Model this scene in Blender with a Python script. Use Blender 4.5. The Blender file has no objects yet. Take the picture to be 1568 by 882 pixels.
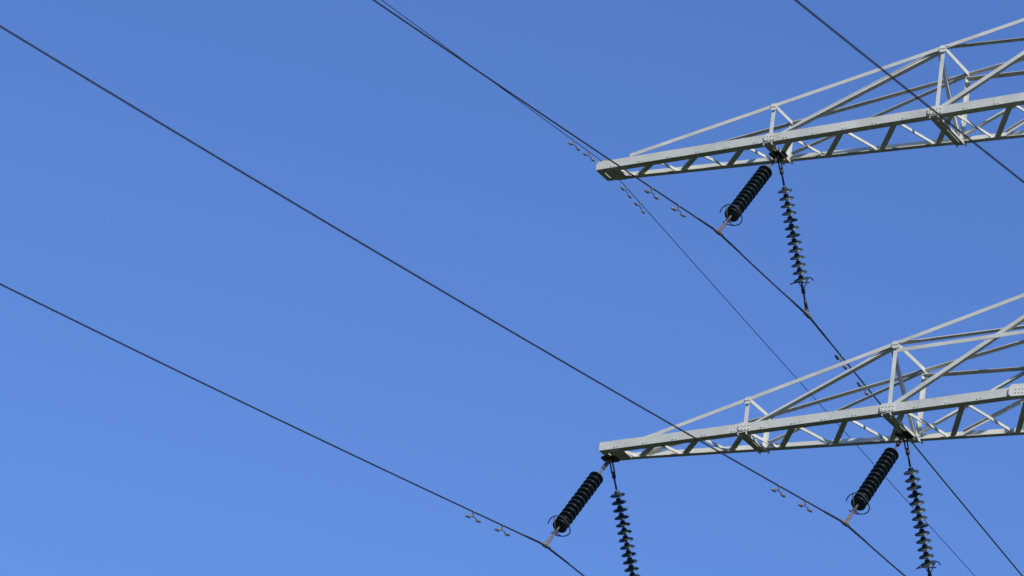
import bpy, bmesh, math, random
from mathutils import Vector, Matrix
random.seed(3)
Z0 = 36.93            # height of the lower cross-arm above the ground
V = Vector
scene = bpy.context.scene
col = scene.collection

# ------------------------------------------------------------ materials
def new_mat(name):
    m = bpy.data.materials.new(name); m.use_nodes = True
    nt = m.node_tree
    return m, nt, nt.nodes["Principled BSDF"]

def noisy(name, c1, c2, scale, rough=0.6, metal=0.0, c3=None, bump=0.0, spec=0.5, lo=0.35, hi=0.65):
    m, nt, b = new_mat(name)
    tc = nt.nodes.new("ShaderNodeTexCoord")
    n = nt.nodes.new("ShaderNodeTexNoise"); n.inputs["Scale"].default_value = scale
    n.inputs["Detail"].default_value = 8; n.inputs["Roughness"].default_value = 0.65
    nt.links.new(tc.outputs["Object"], n.inputs["Vector"])
    r = nt.nodes.new("ShaderNodeValToRGB")
    r.color_ramp.elements[0].position = lo; r.color_ramp.elements[0].color = (*c1, 1)
    r.color_ramp.elements[1].position = hi; r.color_ramp.elements[1].color = (*c2, 1)
    nt.links.new(n.outputs["Fac"], r.inputs["Fac"])
    out = r.outputs["Color"]
    if c3:
        n2 = nt.nodes.new("ShaderNodeTexNoise"); n2.inputs["Scale"].default_value = scale * 4.3
        n2.inputs["Detail"].default_value = 10; n2.inputs["Roughness"].default_value = 0.7
        nt.links.new(tc.outputs["Object"], n2.inputs["Vector"])
        r2 = nt.nodes.new("ShaderNodeValToRGB")
        r2.color_ramp.elements[0].position = 0.56; r2.color_ramp.elements[0].color = (0, 0, 0, 1)
        r2.color_ramp.elements[1].position = 0.75; r2.color_ramp.elements[1].color = (0.7, 0.7, 0.7, 1)
        nt.links.new(n2.outputs["Fac"], r2.inputs["Fac"])
        mx = nt.nodes.new("ShaderNodeMix"); mx.data_type = 'RGBA'
        nt.links.new(r2.outputs["Color"], mx.inputs[0])
        nt.links.new(out, mx.inputs[6]); mx.inputs[7].default_value = (*c3, 1)
        out = mx.outputs[2]
    nt.links.new(out, b.inputs["Base Color"])
    if bump:
        bp = nt.nodes.new("ShaderNodeBump"); bp.inputs["Strength"].default_value = bump
        bp.inputs["Distance"].default_value = 0.01
        nt.links.new(n.outputs["Fac"], bp.inputs["Height"]); nt.links.new(bp.outputs["Normal"], b.inputs["Normal"])
    b.inputs["Roughness"].default_value = rough
    b.inputs["Metallic"].default_value = metal
    b.inputs["Specular IOR Level"].default_value = spec
    return m

M_steel = noisy("weathered_grey_steel_paint", (0.48, 0.485, 0.425), (0.62, 0.615, 0.545), 1.7, 0.8, c3=(0.36, 0.35, 0.30), spec=0.1)
M_glaze = noisy("dark_green_porcelain_glaze", (0.016, 0.030, 0.034), (0.028, 0.048, 0.052), 9, 0.36, spec=0.5)
M_cap   = noisy("dark_forged_iron", (0.025, 0.025, 0.028), (0.05, 0.048, 0.047), 12, 0.6, 0.2)
M_rust  = noisy("rusty_link_steel", (0.105, 0.062, 0.058), (0.17, 0.108, 0.10), 12, 0.7)
M_wire  = noisy("weathered_aluminium_strand", (0.016, 0.017, 0.020), (0.030, 0.032, 0.036), 6, 0.6, 0.2)
M_zinc  = noisy("galvanised_damper_zinc", (0.15, 0.15, 0.15), (0.26, 0.255, 0.25), 10, 0.5, 0.4)
M_conc  = noisy("footing_concrete", (0.26, 0.25, 0.23), (0.36, 0.35, 0.33), 2, 0.9)
M_ground = noisy("grass_field", (0.020, 0.032, 0.013), (0.040, 0.048, 0.022), 0.35, 0.95, c3=(0.05, 0.045, 0.03), bump=0.4, spec=0.1)

# ------------------------------------------------------------ mesh helpers
def prism(bm, p, q, sec, mi=0):
    """sec: list of offset vectors (closed section) swept from p to q"""
    a = [bm.verts.new(p + s) for s in sec]; b = [bm.verts.new(q + s) for s in sec]
    n = len(sec); fs = []
    for i in range(n):
        fs.append(bm.faces.new((a[i], a[(i + 1) % n], b[(i + 1) % n], b[i])))
    fs.append(bm.faces.new(a[::-1])); fs.append(bm.faces.new(b))
    for f in fs: f.material_index = mi
    return fs

def angle(bm, p, q, da, db, w=0.09, t=0.010, w2=None):
    """rolled steel angle; corner runs p->q, legs along da and db"""
    p, q, da, db = V(p), V(q), V(da), V(db); w2 = w2 or w
    d = (q - p).normalized()
    da = (da - d * da.dot(d)).normalized()
    db = (db - d * db.dot(d)); db = (db - da * db.dot(da)).normalized()
    sec = [V((0, 0, 0)), da * w, da * w + db * t, da * t + db * t, da * t + db * w2, db * w2]
    prism(bm, p, q, sec)

def plate(bm, c, u, v, w, h, t=0.012, mi=0):
    c, u, v = V(c), V(u).normalized(), V(v)
    n = u.cross(v).normalized(); v = n.cross(u)
    ch = min(w, h) * 0.22
    pts = [(-w/2+ch, -h/2), (w/2-ch, -h/2), (w/2, -h/2+ch), (w/2, h/2-ch), (w/2-ch, h/2), (-w/2+ch, h/2), (-w/2, h/2-ch), (-w/2, -h/2+ch)]
    prism(bm, c - n * t / 2, c + n * t / 2, [u * a + v * b for a, b in pts], mi)

def frame_of(d):
    d = d.normalized()
    a = d.cross(V((0, 0, 1)))
    if a.length < 1e-3: a = V((1, 0, 0))
    a.normalize(); return a, d.cross(a).normalized(), d

def lathe(bm, p, d, prof, n=20, mi=0, smooth=True):
    """prof: (distance along d, radius)"""
    a, b, d = frame_of(d); rings = []
    for s, r in prof:
        rings.append([bm.verts.new(p + d * s + (a * math.cos(2*math.pi*i/n) + b * math.sin(2*math.pi*i/n)) * r) for i in range(n)])
    for k in range(len(rings) - 1):
        for i in range(n):
            f = bm.faces.new((rings[k][i], rings[k][(i+1) % n], rings[k+1][(i+1) % n], rings[k+1][i]))
            f.material_index = mi; f.smooth = smooth
    for rg, rev in ((rings[0], True), (rings[-1], False)):
        f = bm.faces.new(rg[::-1] if rev else rg); f.material_index = mi

def rod(bm, p, q, r, n=10, mi=0):
    p, q = V(p), V(q); lathe(bm, p, q - p, [(0, r), ((q - p).length, r)], n, mi)

def tube(bm, pts, r, n=8, mi=0, closed=False):
    rings = []; N = len(pts)
    for k, p in enumerate(pts):
        if closed: d = pts[(k+1) % N] - pts[k-1]
        else: d = pts[min(k+1, N-1)] - pts[max(k-1, 0)]
        a, b, _ = frame_of(d)
        rr = r(k) if callable(r) else r
        rings.append([bm.verts.new(p + (a * math.cos(2*math.pi*i/n) + b * math.sin(2*math.pi*i/n)) * rr) for i in range(n)])
    for k in range(N if closed else N - 1):
        A, B = rings[k], rings[(k+1) % N]
        for i in range(n):
            f = bm.faces.new((A[i], A[(i+1) % n], B[(i+1) % n], B[i])); f.material_index = mi; f.smooth = True
    if not closed:
        bm.faces.new(rings[0][::-1]); bm.faces.new(rings[-1])

def finish(bm, name, mats, parent=None):
    bmesh.ops.recalc_face_normals(bm, faces=bm.faces[:])
    for v in bm.verts: v.co.z += Z0
    me = bpy.data.meshes.new(name); bm.to_mesh(me); bm.free()
    for m in mats: me.materials.append(m)
    o = bpy.data.objects.new(name, me); col.objects.link(o)
    if parent: o.parent = parent
    return o

# ------------------------------------------------------------ pylon
XC, YC = 11.55, -0.38       # tower axis
XB = 10.25                  # tower leg plane where the arms land
def lerp(a, b, t): return a + (b - a) * t

def bolts(bm, c, n, u, k=3, s=0.05):
    c, n, u = V(c), V(n).normalized(), V(u).normalized()
    for i in range(k):
        p = c + u * (i - (k-1)/2) * s
        lathe(bm, p, n, [(0, 0.012), (0.014, 0.012)], 6)

def arm(bm, zb, xt, ny, fy, x1, x2, topz, xs, sgn, lat, strut_near, ztip):
    """one cantilever cross-arm. ny/fy: near/far chord y as function of x.  sgn mirrors about XC"""
    X = (lambda x: x) if sgn > 0 else (lambda x: 2*XC - x)
    P = lambda x, y, z: V((X(x), y, z))
    up, dn = V((0,0,1)), V((0,0,-1)); inn, out = V((0,1,0)), V((0,-1,0)); ax = V((1 if sgn > 0 else -1, 0, 0))
    N = lambda x, z, o=0.0: P(x, ny(x)+o, z); Fp = lambda x, z, o=0.0: P(x, fy(x)+o, z)
    hb = 0.17
    # bottom chords
    angle(bm, N(xt, zb-hb/2), N(XB, zb-hb/2), up, inn, hb, 0.016, 0.17)
    angle(bm, Fp(xt, zb-hb/2), Fp(XB, zb-hb/2), up, out, 0.14, 0.014, 0.12)
    # top chords (straight from the beam near the tip up to the body)
    o = 0.02
    angle(bm, N(xs, topz(xs)+0.03, o), N(XB, topz(XB)+0.03, o), dn, inn, 0.075, 0.010)
    angle(bm, Fp(xs, topz(xs)+0.03, -o), Fp(XB, topz(XB)+0.03, -o), dn, out, 0.035, 0.010, 0.085)
    zt, z0 = topz, zb
    for f, inw, e in ((N, inn, 0.034), (Fp, out, -0.032)):
        # posts
        for x in (x1, x2):
            angle(bm, f(x-0.045, z0-0.05, e), f(x-0.045, zt(x)+0.02, e), ax, inw, 0.075, 0.009)
        # diagonals
        angle(bm, f(x1+0.08, z0+0.03, e*1.7), f(x2-0.05, zt(x2)-0.05, e*1.7), up, inw, 0.045, 0.009, 0.10)
        angle(bm, f(x2+0.04, z0+0.03, e*1.7), f(XB, zt(XB)-0.08, e*1.7), up, inw, 0.080, 0.010, 0.075)
    if strut_near:
        angle(bm, N(x2, zt(x2)-0.10, 0.05), N(XB, zt(x2)-0.08, 0.05), dn, inn, 0.075, 0.009)
    angle(bm, Fp(x2, zt(x2)-0.14, -0.06), Fp(XB, zt(x2)-0.12, -0.06), up, out, 0.02, 0.009, 0.16)
    # redundant member in far face
    angle(bm, Fp(x2+0.9, z0+0.03, -0.08), Fp(XB-0.6, zt(x2)-0.1, -0.08), dn, out, 0.06, 0.008)
    # transverse members
    angle(bm, N(x1, zt(x1)+0.045, 0.03), Fp(x1, zt(x1)+0.045, -0.03), -ax, dn, 0.07, 0.008)
    angle(bm, N(x2, zt(x2)+0.045, 0.03), Fp(x2, zt(x2)+0.045, -0.03), -ax, dn, 0.08, 0.008)
    angle(bm, N(x2-0.07, zt(x2)-0.05, 0.03), Fp(x2-0.07, z0, -0.03), -ax, up, 0.065, 0.008)
    # top-face diagonals
    angle(bm, N(x2+0.05, zt(x2)+0.025, 0.04), Fp(XB, zt(XB)+0.025, -0.04), ax, dn, 0.065, 0.008)
    angle(bm, Fp(x1+0.05, zt(x1)+0.025, -0.04), N(x2-0.05, zt(x2)+0.025, 0.04), ax, dn, 0.045, 0.008)
    # bottom cross beams under the hanging points and at the root
    for x in (x1, x2):
        for dx in (-0.13, 0.06):
            angle(bm, N(x+dx, z0-hb/2-0.006, -0.01), Fp(x+dx, z0-hb/2-0.006, 0.02), ax if dx < 0 else -ax, dn, 0.09, 0.010, 0.05)
    # bottom lattice
    z = z0-hb/2+0.018
    x = lat[0]
    while x < XB-0.3:
        Pp = lerp(lat[1], lat[2], (x-xt)/(XB-xt))
        xf = x + Pp*0.27; xn = x + Pp
        xf = min(xf, XB-0.05)
        angle(bm, N(x, z, 0.03), Fp(xf, z, -0.02), ax, up, 0.025, 0.008, 0.062)
        if xn < XB:
            angle(bm, Fp(xf+0.02, z+0.012, -0.02), N(xn, z+0.012, 0.03), ax, up, 0.10, 0.008, 0.04)
        x = xn
    # tip: end plates
    angle(bm, N(xt, zb-hb/2-0.004), Fp(xt, zb-hb/2-0.004), up, ax, 0.165, 0.012, 0.12)
    plate(bm, P(xt+0.33, 0.5*(ny(xt)+fy(xt)), zb-hb/2-0.012), ax, (0,1,0), 0.34, (fy(xt)-ny(xt))*0.96, 0.012)
    # gussets on the outer faces with bolts
    for x, w, h in ((x1, 0.22, 0.16), (x2, 0.34, 0.165), (XB-1.12, 0.50, 0.235)):
        plate(bm, N(x, z0+0.01, -0.010), ax, up, w, h, 0.012)
        bolts(bm, N(x, z0+0.03, -0.016), out, ax, 4, 0.07); bolts(bm, N(x, z0-0.04, -0.016), out, ax, 4, 0.07)
    for x, w in ((x1, 0.12), (x2, 0.15)):
        plate(bm, N(x, zt(x)-0.04, 0.010), ax, up, w, 0.14, 0.010)
        plate(bm, Fp(x, zt(x)-0.04, -0.010), ax, up, w, 0.14, 0.010)
        bolts(bm, N(x, zt(x)-0.03, 0.004), out, ax, 3, 0.04)
    xx = xt+0.4
    while xx < XB:
        bolts(bm, N(xx, z0-0.045, -0.0), out, ax, 2, 0.07); xx += 0.66

def build_arms(sgn):
    U = bmesh.new()
    arm(U, 6.26, -1.10, lambda x: -0.19-0.0847*(x+1.1), lambda x: 0.32+0.0155*(x+1.1), 2.90, 6.57,
        lambda x: 6.97+0.177*(x-2.9), -0.35, sgn, (-0.75, 0.95, 1.40), False, 0)
    L = bmesh.new()
    arm(L, 0.10, -0.06, lambda x: -0.38-0.098*x, lambda x: 0.14+0.040*x, 3.21, 6.34,
        lambda x: 0.69+0.233*(x-3.21), 0.70, sgn, (0.25, 0.90, 1.48), True, 0)
    return U, L

pyl = bpy.data.objects.new("electricity_pylon", None); col.objects.link(pyl)
parts = []
for sgn, s in ((1, "left"), (-1, "right")):
    U, L = build_arms(sgn)
    parts.append(finish(U, "upper_cross_arm_" + s, [M_steel], pyl))
    parts.append(finish(L, "lower_cross_arm_" + s, [M_steel], pyl))

# tower body
bm = bmesh.new()
lev = [(-36.6, 4.6, 4.3), (-29.5, 3.85, 3.6), (-22.5, 3.15, 2.95), (-16.5, 2.6, 2.35), (-11.0, 2.1, 1.85), (-6.0, 1.7, 1.4), (-2.4, 1.42, 1.08),
       (0.1, 1.30, 0.97), (2.32, 1.29, 0.93), (4.3, 1.27, 0.88), (6.26, 1.25, 0.83), (8.25, 1.2, 0.80)]
def corner(l, i):
    z, hx, hy = l; sx, sy = ((-1,-1),(1,-1),(1,1),(-1,1))[i]
    return V((XC+sx*hx, YC+sy*hy, z)), V((-sx,0,0)), V((0,-sy,0))
for a, b in zip(lev[:-1], lev[1:]):
    w = 0.2 if a[0] < -2 else 0.15
    for i in range(4):
        p, ux, uy = corner(a, i); q, _, _ = corner(b, i)
        angle(bm, p, q, ux, uy, w, 0.018)
        j = (i+1) % 4
        p2, vx, vy = corner(a, j); q2, _, _ = corner(b, j)
        inw = (V((XC, YC, 0)) - (p+p2)/2); inw.z = 0; inw.normalize()
        o1, o2 = inw*0.022, inw*0.034
        angle(bm, p+o1, q2+o1, V((0,0,1)), inw, 0.09, 0.01)
        angle(bm, p2+o2, q+o2, V((0,0,1)), inw, 0.09, 0.01)
        angle(bm, q+o2*1.5, q2+o2*1.5, V((0,0,-1)), inw, 0.10, 0.01)
parts.append(finish(bm, "tower_body", [M_steel], pyl))
bm = bmesh.new()
for i in range(4):
    p, _, _ = corner(lev[0], i)
    lathe(bm, V((p.x, p.y, -37.3)), V((0,0,1)), [(0,0.75),(0.62,0.62),(0.72,0.5),(0.78,0.48)], 24)
parts.append(finish(bm, "concrete_footings", [M_conc], pyl))
SPAN = 300.0
for k, dy in enumerate((-SPAN, SPAN)):
    e = bpy.data.objects.new("electricity_pylon", None); col.objects.link(e); e.location = (0, dy, 0)
    for p in parts:
        c = bpy.data.objects.new(p.name, p.data); col.objects.link(c); c.parent = e

# ------------------------------------------------------------ insulators
s_, v_ = 1.932, 2.551
def insulator(A, side):
    """cap-and-pin suspension string from hanging point A to the conductor clamp"""
    bm = bmesh.new(); A = V(A)
    E = A + V((0, side*s_, -v_)); d = (E-A); Ltot = d.length; d.normalize()
    a, b, _ = frame_of(d)
    near = side < 0
    f0, f1 = (0.20, 0.80)
    lm = 2 if near else 1
    # hanger: shackle + two flat links
    lathe(bm, A - V((0.05,0,0)), V((1,0,0)), [(0,0.03),(0.10,0.03)], 12, 1)
    for o in (-0.028, 0.028):
        prism(bm, A + a*o, A + a*o + d*0.30, [a*-0.006+b*-0.022, a*0.006+b*-0.022, a*0.006+b*0.022, a*-0.006+b*0.022], lm)
    rod(bm, A + d*0.26, A + d*(f0*Ltot-0.02), 0.020, 10, lm)
    lathe(bm, A + d*0.30, d, [(0,0.02),(0.02,0.040),(0.08,0.040),(0.10,0.02)], 12, 1)
    n = 13; sp = (f1-f0)*Ltot/n
    for i in range(n):
        p = A + d*(f0*Ltot + i*sp)
        lathe(bm, p, d, [(0.0,0.030),(0.005,0.048),(0.055,0.052),(0.060,0.035)], 14, 1)
        lathe(bm, p, d, [(0.046,0.05),(0.056,0.085),(0.070,0.125),(0.088,0.146),(0.098,0.148),(0.102,0.141),(0.092,0.128),(0.104,0.112),(0.088,0.098),(0.104,0.082),(0.088,0.066),(0.10,0.05),(0.085,0.03)], 28, 0)
        lathe(bm, p + d*0.08, d, [(0,0.018),(sp-0.078,0.018)], 8, 1)
    # arcing rings at the live end
    p = A + d*(f1*Ltot - 0.05)
    c = p + d*0.02; R = 0.225
    ring = [c + (a*math.cos(t)+b*math.sin(t))*R + d*(0.03*math.cos(2*t)) for t in [math.radians(25+310*k/36) for k in range(37)]]
    tube(bm, ring, 0.011, 8, 1)
    for k in (6, 30):
        tube(bm, [ring[k], c + (ring[k]-c)*0.5 + d*0.10, A + d*(f1*Ltot+0.14)], 0.010, 8, 1)
    # lower rod, turnbuckle and yoke
    rod(bm, A + d*(f1*Ltot), A + d*(Ltot-0.10), 0.020, 10, lm)
    lathe(bm, A + d*(f1*Ltot+0.10), d, [(0,0.02),(0.02,0.038),(0.10,0.038),(0.12,0.02)], 12, 1)
    lathe(bm, A + d*(Ltot-0.30), d, [(0,0.02),(0.01,0.032),(0.16,0.032),(0.17,0.02)], 12, lm)
    # suspension clamp: keeper body shaped like a boat around the conductor
    y = V((0,1,0)); pts = [(-0.18,0.020),(-0.14,0.030),(-0.06,0.046),(0.06,0.046),(0.14,0.030),(0.18,0.020)]
    dd = V((0, 1, side*-0.07)).normalized()
    lathe(bm, E, dd, pts, 12, 3)
    plate(bm, E - d*0.06, d, y, 0.18, 0.08, 0.045, 3)
    for o in (-0.07, 0.07):
        rod(bm, E + y*o - V((0.055,0,0)), E + y*o + V((0.055,0,0)), 0.014, 6, 3)
    return finish(bm, "insulator_string", [M_glaze, M_cap, M_rust, M_zinc])

def hanger(A):
    bm = bmesh.new(); A = V(A)
    plate(bm, A + V((0,0,-0.005)), (0,1,0), (0,0,1), 0.16, 0.12, 0.03, 0)
    plate(bm, A + V((0,0,-0.008)), (1,0,0), (0,1,0), 0.34, 0.30, 0.02, 0)
    return finish(bm, "insulator_hanger_bracket", [M_cap])

MX = lambda x: 2*XC - x
hang = [(0.0, 0.0), (6.212, 0.0), (2.84, 6.159)]
hang_all = hang + [(MX(x), z) for x, z in hang]
for x, z in hang_all:
    hanger((x, 0, z))
    for sd in (-1, 1): insulator((x, 0, z), sd)

# ------------------------------------------------------------ wires
def ts_list():
    t = [0, .3, .6, 1, 1.5, 2, 3, 4]
    while t[-1] < 60: t.append(t[-1]+2)
    while t[-1] < SPAN-1: t.append(t[-1]+10)
    t[-1] = SPAN; return t
def wz(m, t): return -m*(t - t*t/SPAN)
def conductor(x, zA, mn, mf, name="power_line_conductor", r=0.0148):
    bm = bmesh.new(); zc = zA - v_
    T = ts_list()
    pts = [V((x, -s_-t, zc+wz(mn, t))) for t in T][::-1]
    mid = [V((x, y, zc - 0.02*(1-(y/s_)**2))) for y in (-1.2, -0.6, 0, 0.6, 1.2)]
    pts2 = [V((x, s_+t, zc+wz(mf, t))) for t in T]
    tube(bm, pts+mid+pts2, r, 8, 0)
    # armour rods wrapped at the clamps
    for c, sg, m in ((-s_, -1, mn), (s_, 1, mf)):
        q = [V((x, c - sg*k, zc-0.01)) for k in (0.9, 0.5, 0.15)] + [V((x, c, zc))] + [V((x, c+sg*k, zc+wz(m, k))) for k in (0.2, 0.6, 1.0)]
        tube(bm, q, lambda k: 0.0205 if 0 < k < 6 else 0.017, 8, 0)
    o = finish(bm, name, [M_wire])
    for t in (1.6, 2.65):
        damper(x, -s_-t, zc+wz(mn, t), mn, r)
        damper(x, s_+t, zc+wz(mf, t), -mf, r)
    return o
def damper(x, y, z, slope, r, sc=1.0):
    """Stockbridge damper: clamp, messenger strand, two bell weights"""
    bm = bmesh.new()
    c = V((x, y, z)); d = V((0, 1, slope)).normalized(); u = V((0, -slope, 1)).normalized()
    h = c - u*0.095*sc
    lathe(bm, c - d*0.025*sc, d, [(0, r+0.004),(0.005, r+0.010),(0.045*sc, r+0.010),(0.05*sc, r+0.004)], 10, 0)
    plate(bm, (c+h)/2, d, u, 0.035*sc, 0.10*sc, 0.018, 0)
    pts = [h + d*k*sc - u*0.03*sc*(abs(k)/0.2)**2 for k in (-.2, -.14, -.07, 0, .07, .14, .2)]
    tube(bm, pts, 0.007, 6, 1)
    for sg in (-1, 1):
        e = h + d*0.2*sg*sc - u*0.03*sc
        lathe(bm, e - d*sg*0.08*sc, d*sg, [(0, 0.020*sc),(0.01, 0.029*sc),(0.09*sc, 0.029*sc),(0.13*sc, 0.024*sc),(0.15*sc, 0.013*sc)], 12, 0)
    return finish(bm, "vibration_damper", [M_zinc, M_wire])

WN = {0: (0.1505, 0.124), 1: (0.1321, 0.124), 2: (0.1220, 0.124)}
for i, (x, z) in enumerate(hang_all):
    mn, mf = WN[i % 3]
    if i == 4: mn = 0.1232
    conductor(x, z, mn, mf)

# earth wires carried on the upper arm tips
def earth(x):
    bm = bmesh.new(); z = 6.40; T = ts_list(); m = 0.090; mf = 0.095
    pts = [V((x, -t, z+wz(m, t))) for t in T][::-1][:-1] + [V((x, t, z+wz(mf, t))) for t in T]
    tube(bm, pts, 0.0072, 8, 0)
    finish(bm, "earth_wire", [M_wire])
    bm = bmesh.new()
    lathe(bm, V((x, -0.14, z)), V((0,1,0)), [(0,0.014),(0.03,0.03),(0.10,0.045),(0.18,0.045),(0.25,0.03),(0.28,0.014)], 12, 0)
    plate(bm, V((x, 0, z-0.06)), (0,1,0), (0,0,1), 0.10, 0.16, 0.05, 0)
    rod(bm, V((x, 0, z+0.0)), V((x, 0, z+0.09)), 0.02, 8, 0)
    plate(bm, V((x, 0.06, 6.36)), (1,0,0), (0,1,0), 0.22, 0.40, 0.02, 0)
    finish(bm, "earth_wire_clamp", [M_zinc])
    for t in (0.65, 1.25):
        damper(x, -t, z+wz(m, t), m, 0.009, 0.85); damper(x, t+0.3, z+wz(mf, t+0.3), -mf, 0.009, 0.85)
earth(-1.02); earth(MX(-1.02))

# ------------------------------------------------------------ ground
bm = bmesh.new()
N = 60; ext = 4000
def gh(x, y):
    rr = math.hypot(x-20, y+30)
    return -36.93 + min(1, max(0, (rr-60)/600))*(2.5*math.sin(x*0.006+1)*math.cos(y*0.005))
grid = {}
cs = [math.copysign(abs(k/N)**2.2*ext, k) for k in range(-N, N+1)]
for i, x in enumerate(cs):
    for j, y in enumerate(cs): grid[i, j] = bm.verts.new((x+20, y-30, gh(x+20, y-30)))
for i in range(2*N):
    for j in range(2*N):
        f = bm.faces.new((grid[i,j], grid[i+1,j], grid[i+1,j+1], grid[i,j+1])); f.smooth = True
finish(bm, "ground", [M_ground])

# ------------------------------------------------------------ light
sun_to = V((0.76, -0.60, 0.66)).normalized()
el = math.asin(sun_to.z); az = math.atan2(sun_to.x, sun_to.y)   # clockwise from +Y
sd = bpy.data.lights.new("sun", 'SUN'); sd.energy = 4.8; sd.angle = math.radians(0.53); sd.color = (1, 0.955, 0.875)
so = bpy.data.objects.new("sun", sd); col.objects.link(so)
so.rotation_euler = (-sun_to).to_track_quat('-Z', 'Y').to_euler(); so.location = (60, -60, 90)
w = bpy.data.worlds.new("World"); scene.world = w; w.use_nodes = True
nt = w.node_tree; bg = nt.nodes["Background"]
sky = nt.nodes.new("ShaderNodeTexSky"); sky.sky_type = 'NISHITA'; sky.sun_disc = False
sky.sun_elevation = el; sky.sun_rotation = az
sky.altitude = 0; sky.air_density = 1.0; sky.dust_density = 0.1; sky.ozone_density = 3.0
mx = nt.nodes.new("ShaderNodeMix"); mx.data_type = 'RGBA'; mx.blend_type = 'MULTIPLY'; mx.inputs[0].default_value = 1
mx.inputs[7].default_value = (0.66, 0.84, 1.28, 1)     # clear-air white balance
nt.links.new(sky.outputs[0], mx.inputs[6])
nt.links.new(mx.outputs[2], bg.inputs[0]); bg.inputs[1].default_value = 0.118

# ------------------------------------------------------------ camera
r = V((0.86738678, 0.48013727, 0.130799)); u = V((0.0886333, -0.40769638, 0.9088057)); f = V((-0.48967776, 0.7766929, 0.3961866))
cd = bpy.data.cameras.new("camera"); cam = bpy.data.objects.new("camera", cd); col.objects.link(cam)
M = Matrix((( r.x, u.x, -f.x, 45.686), (r.y, u.y, -f.y, -76.839), (r.z, u.z, -f.z, -35.332+Z0), (0,0,0,1)))
cam.matrix_world = M
cd.sensor_width = 36; cd.lens = 36*7682/1568; cd.clip_start = 0.1; cd.clip_end = 12000
cd.dof.use_dof = True; cd.dof.focus_distance = 108; cd.dof.aperture_fstop = 2.4
scene.camera = cam
scene.view_settings.view_transform = 'Standard'; scene.view_settings.look = 'None'; scene.view_settings.exposure = 0
